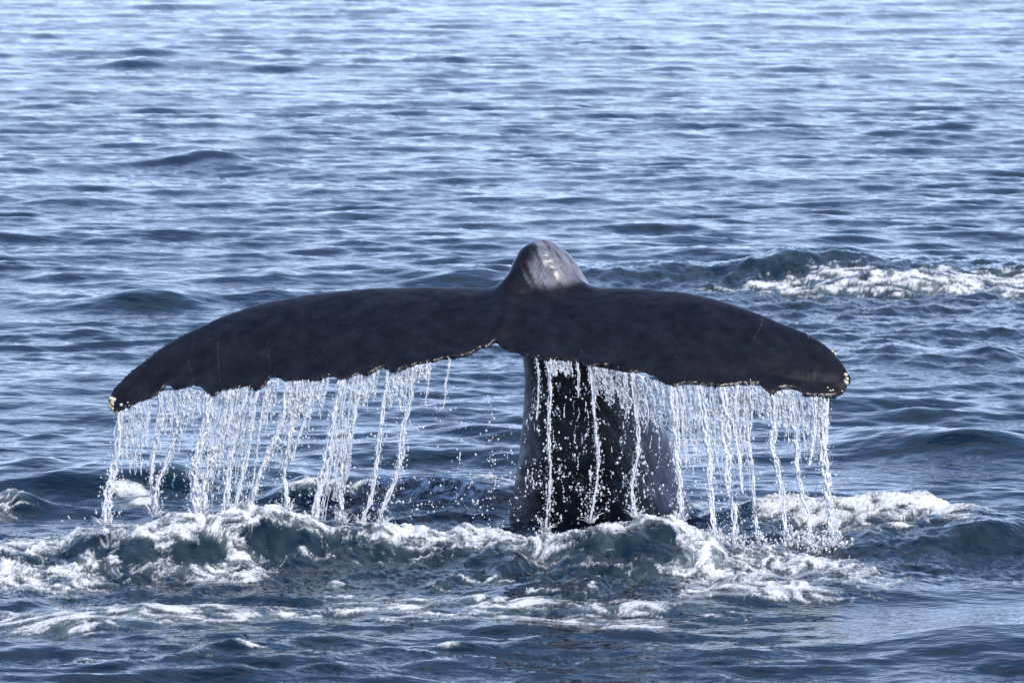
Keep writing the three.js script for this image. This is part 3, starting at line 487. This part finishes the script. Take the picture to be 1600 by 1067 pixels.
streams.forEach(([path, width, thin, label, [vw, vd]], n) => {
  const top = trailAt(path[0][0]), z0 = top.z - 0.004, zTop = z0, pxm = (CAM_Z - z0) / FPX;
  const pts = path.map(([px, py], i) => { const e = clamp((py - path[0][1]) / Math.max(150, path[path.length - 1][1] - path[0][1]), 0, 1), p = atZ(px, py, lerp(zTop, path[0][0] > 1080 ? clamp(atY(path[path.length - 1][0], 870, -0.03).z, zTop + 0.05, zTop + 0.55) : zTop + 0.07, e * e)); if (!i) p.y = top.y + 0.004; return p; });
  const curve = new THREE.CatmullRomCurve3(pts), length = curve.getLength(), radius = width * pxm * 0.52;
  const base = pts[pts.length - 1].clone(), g = new THREE.Group(); g.position.copy(base);
  tag(g, 'water_stream', label, 'water stream', { group: G });
  const ropes = [ropeGeometry(curve, length, radius, Math.max(thin, path[0][0] > 1080 ? 0.3 : 0), n * 7.3 + 1, path[0][0] < 660 ? 0.85 : 1.15, path[0][0] < 660 ? 1.0 : 0.5)];
  if (vw) {
    const end = trailAt(path[0][0] + vw), L = vd * 1.3 * pxm;
    const edge = (from, k) => (t) => { const q = curve.getPoint(clamp(t * L / length, 0, 1)); return new THREE.Vector3(from.x + (q.x - pts[0].x) * (k ? 0.8 : 1), from.y - t * L, q.z + (from.z - pts[0].z)); };
    ropes.push(...strandsIn(edge(pts[0], 0), edge(end, 1), L, n * 2.9, Math.max(3, Math.round(vw / 5))));
    const v = veilGeometry(edge(pts[0], 0), edge(end, 1), n * 3.7 + 2, 0.5);
    if (v.g) { v.g.translate(-base.x, -base.y, -base.z); part(v.g, clearSheet, 'veil', g); }
    for (const [x, y, z] of v.rims) addDrop(x, y, z, 0.0022 + 0.0035 * rnd() ** 2, 1 + rnd());
  }
  if (path[path.length - 1][1] > 780) for (let i = 0; i < 6 + width; i++) { // jets of the splash crown
    const a = rnd() * 6.283, out = 0.02 + 0.06 * rnd(), up = 0.025 + 0.075 * rnd() ** 2, r0 = radius * (0.4 + rnd()), w0 = new THREE.Vector3(base.x + Math.cos(a) * r0, 0, base.z + Math.sin(a) * r0); w0.y = Math.max(seaY(w0.x, w0.z), base.y) - 0.01;
    ropes.push(ropeGeometry(new THREE.CatmullRomCurve3([w0, w0.clone().add(new THREE.Vector3(Math.cos(a) * out * 0.5, up * 0.75, Math.sin(a) * out * 0.5)), w0.clone().add(new THREE.Vector3(Math.cos(a) * out, up, Math.sin(a) * out))]), up * 1.6, 0.003 + 0.005 * rnd(), 0.7, n * 5.1 + i));
  }
  const rope = mergeGeometries(ropes); rope.translate(-base.x, -base.y, -base.z);
  part(rope, whiteWater, 'rope', g);
  // loose drops round the rope, more and wider lower down
  const many = Math.round(length * (90 + width * 16) * (thin > 0.5 ? 0.8 : 1));
  for (let i = 0; i < many; i++) { const t = Math.pow(rnd(), 0.8), c = curve.getPoint(t), w = radius * (1.1 + 1.2 * rnd()) + 0.05 * t * rnd() ** 2; addDrop(c.x + (rnd() - 0.5) * 2 * w, c.y + (rnd() - 0.5) * 0.02, c.z + (rnd() - 0.5) * 2 * w, 0.0016 + 0.005 * rnd() ** 3, 1 + 0.8 * rnd()); }
  for (let i = 0, m = Math.round(length * width * 28); i < m; i++) { const t = rnd(), c = curve.getPoint(t), w = radius * (0.8 + 0.9 * rnd()) + 0.03 * t * rnd(); addDrop(c.x + (rnd() - 0.5) * 2 * w, c.y, c.z + (rnd() - 0.5) * 2 * w, 0.0009 + 0.0012 * rnd(), 1.2 + 1.5 * rnd()); }
  // splash where it lands
  if (path[path.length - 1][1] > 780) for (let i = 0; i < 120 + width * 16; i++) { const a = rnd() * 6.3, d = Math.abs(rnd() + rnd() - 1) * 0.14; addDrop(base.x + Math.cos(a) * d, Math.max(-0.02, seaY(base.x + Math.cos(a) * d, base.z + Math.sin(a) * d)) + 0.12 * rnd() ** 2 * (1 - d * 4), base.z + Math.sin(a) * d, 0.002 + 0.006 * rnd() ** 2, 1 + rnd(), rnd() - 0.5); }
});
// scattered drops between the streams: [px0, px1, py0, py1, count]
for (const [a, b, c, d, n] of [[815, 1045, 590, 790, 1500], [840, 960, 640, 800, 500], [600, 720, 600, 800, 330], [700, 815, 640, 815, 420], [755, 785, 545, 780, 170], [180, 330, 640, 800, 330], [300, 520, 640, 800, 700], [520, 660, 640, 800, 330], [1040, 1300, 640, 860, 900], [1290, 1330, 690, 800, 90], [440, 560, 760, 815, 160], [640, 980, 770, 830, 420], [790, 1090, 735, 812, 900], [90, 200, 780, 830, 60]])
  for (let i = 0; i < n; i++) { const px = lerp(a, b, rnd()), py = lerp(c, d, Math.pow(rnd(), 0.8)), t = trailAt(clamp(px, 190, 1310)), p = atZ(px, py, t.z + (rnd() - 0.6) * 0.4); if (p.y > seaY(p.x, p.z) && n2(px * 0.035, py * 0.024) + 0.6 * n2(px * 0.1, py * 0.07) > -0.2 + 0.55 * rnd()) addDrop(p.x, p.y, p.z, 0.0009 + 0.0062 * rnd() ** 3.6, 1 + 0.5 * rnd(), (rnd() - 0.5) * 0.5); }

for (let i = 0; i < 120; i++) { // strings of drops breaking off in front of the stock and between the streams
  const px = i < 60 ? lerp(822, 1040, rnd()) : lerp(200, 1290, rnd()), py = lerp(590, 760, rnd()), t = trailAt(clamp(px, 190, 1310)), p = atZ(px, py, t.z + (rnd() - 0.6) * 0.35), n = 4 + Math.floor(rnd() * 9), size = 0.0016 + 0.0034 * rnd() ** 2;
  for (let k = 0; k < n; k++) { const y = p.y - k * size * (2.2 + 1.6 * rnd()); if (y > 0.02) addDrop(p.x + 0.012 * n2(y * 12, i), y, p.z, size * (0.6 + 0.7 * rnd()), 1.2 + 1.2 * rnd()); }
}
// ------------------------------------------------------------------ foam
const foamMaterial = new THREE.MeshStandardMaterial({ name: 'sea_foam', vertexColors: true, transparent: true, roughness: 0.6 });
for (const P of foamPatches) {
  let x0 = 1e9, x1 = -1e9, z0 = 1e9, z1 = -1e9;
  for (const b of P.w) { x0 = Math.min(x0, b.x - b.rx * 1.9); x1 = Math.max(x1, b.x + b.rx * 1.9); z0 = Math.min(z0, b.z - b.rz * 1.9); z1 = Math.max(z1, b.z + b.rz * 1.9); }
  const [dx, dz] = P.cell, nx = Math.ceil((x1 - x0) / dx), nz = Math.ceil((z1 - z0) / dz), at = new Int32Array((nx + 1) * (nz + 1)).fill(-1), val = new Float32Array((nx + 1) * (nz + 1));
  const k = P.scale;
  for (let j = 0; j <= nz; j++) for (let i = 0; i <= nx; i++) {
    const x = x0 + i * dx, z = z0 + j * dz, m = massAt(P, x, z); let v = -1;
    if (m > 0.06) {
      const sx = P.flat ? 0.42 : 1, wx = sx * x + 0.07 * n2(x * 3.1 * k * sx, z * 2.2 * k + 7), wz = z + 0.09 * n2(x * 2.7 * k + 40, z * 2.3 * k);
      const open = Math.abs(n2(wx * 7 * k + 3, wz * 5 * k)), open2 = Math.abs(n2(wx * 19 * k, wz * 14 * k + 5));
      const tex = 0.33 + (P.flat ? 1 : 0.75) * fbm2(wx * (P.flat ? 9 : 6) * k, wz * (P.flat ? 6 : 4.6) * k, 5) + 0.34 * fbm2(wx * 52, wz * 38, 3) + 0.22 * (0.35 - open) + 0.2 * (0.35 - open2);
      v = m * 1.15 + tex * (P.solid ? 0.8 : 1.15) - (P.flat ? 1.13 : P.solid ? 0.85 : 1.06) + (P.more || 0);
    }
    val[j * (nx + 1) + i] = v;
  }
  const pos = [], col = [], idx = [];
  const vertex = (i, j) => {
    const q = j * (nx + 1) + i; if (at[q] >= 0) return at[q];
    const x = x0 + i * dx, z = z0 + j * dz, v = val[q], thick = smooth(0.1, 0.8, v), lump = fbm2(x * 13 * k, z * 11 * k, 3), grain = fbm2(x * 55, z * 44, 2);
    const y = seaY(x, z) + 0.004 + clamp(v * 0.03, -0.004, 0.006) + thick * (P.flat ? 0.002 : 0.007) * (1 + 1.1 * lump + 0.45 * grain);
    at[q] = pos.length / 3; pos.push(x, y, z);
    const w = clamp(0.45 + thick * 0.5 + 0.35 * lump + 0.3 * grain, 0, 1); // bubbles are whiter where the froth is thick; it thins out to clear water
    col.push(lerp(0.66, 0.9, w), lerp(0.7, 0.9, w), lerp(0.71, 0.89, w), smooth(-0.03, 0.66, v + 0.24 * grain) * 0.95);
    return at[q];
  };
  for (let j = 0; j < nz; j++) for (let i = 0; i < nx; i++) {
    const q = j * (nx + 1) + i; if (Math.max(val[q], val[q + 1], val[q + nx + 1], val[q + nx + 2]) <= -0.03) continue;
    const a = vertex(i, j), b = vertex(i + 1, j), c = vertex(i, j + 1), d = vertex(i + 1, j + 1); idx.push(a, c, b, b, c, d);
  }
  if (!idx.length) continue;
  const cx = (x0 + x1) / 2, cz = (z0 + z1) / 2; for (let i = 0; i < pos.length; i += 3) { pos[i] -= cx; pos[i + 2] -= cz; }
  const fg = geo(pos, idx); fg.setAttribute('color', new THREE.BufferAttribute(new Float32Array(col), 4));
  const m = new THREE.Mesh(fg, foamMaterial); m.position.set(cx, 0, cz);
  tag(m, 'sea_foam', P.label, 'foam', { kind: 'stuff' });
  // spray thrown off thick foam
  for (let i = 0, n = Math.round(pos.length / 3 * 0.012); i < n; i++) { const q = Math.floor(rnd() * pos.length / 3) * 3; if (col[q / 3 * 4 + 3] > 0.7) addDrop(pos[q] + cx, pos[q + 1] + 0.004 + 0.05 * rnd() ** 3, pos[q + 2] + cz, 0.0012 + 0.004 * rnd() ** 3, 1 + 0.5 * rnd()); }
}
{ // all loose drops: nobody could count them
  const spray = new THREE.Group();
  tag(spray, 'water_spray', 'countless loose drops of water flying round the streams and the tail stock', 'water spray', { kind: 'stuff' });
  const M = new THREE.Matrix4(), q = new THREE.Quaternion(), e = new THREE.Euler();
  dropLists.forEach((list, k) => {
    const m = new THREE.InstancedMesh(dropKinds[k], whiteWater, list.length); m.name = 'drops'; m.userData = { kind: 'stuff' }; m.castShadow = m.receiveShadow = true;
    list.forEach(([x, y, z, r, s, lean], i) => { M.compose(new THREE.Vector3(x, y, z), q.setFromEuler(e.set(lean, rnd() * 6, lean)), new THREE.Vector3(r, r * s, r)); m.setMatrixAt(i, M); });
    spray.add(m);
  });
  console.log('drops', dropLists.map((l) => l.length).join(' '));
}
renderer.render(scene, camera);
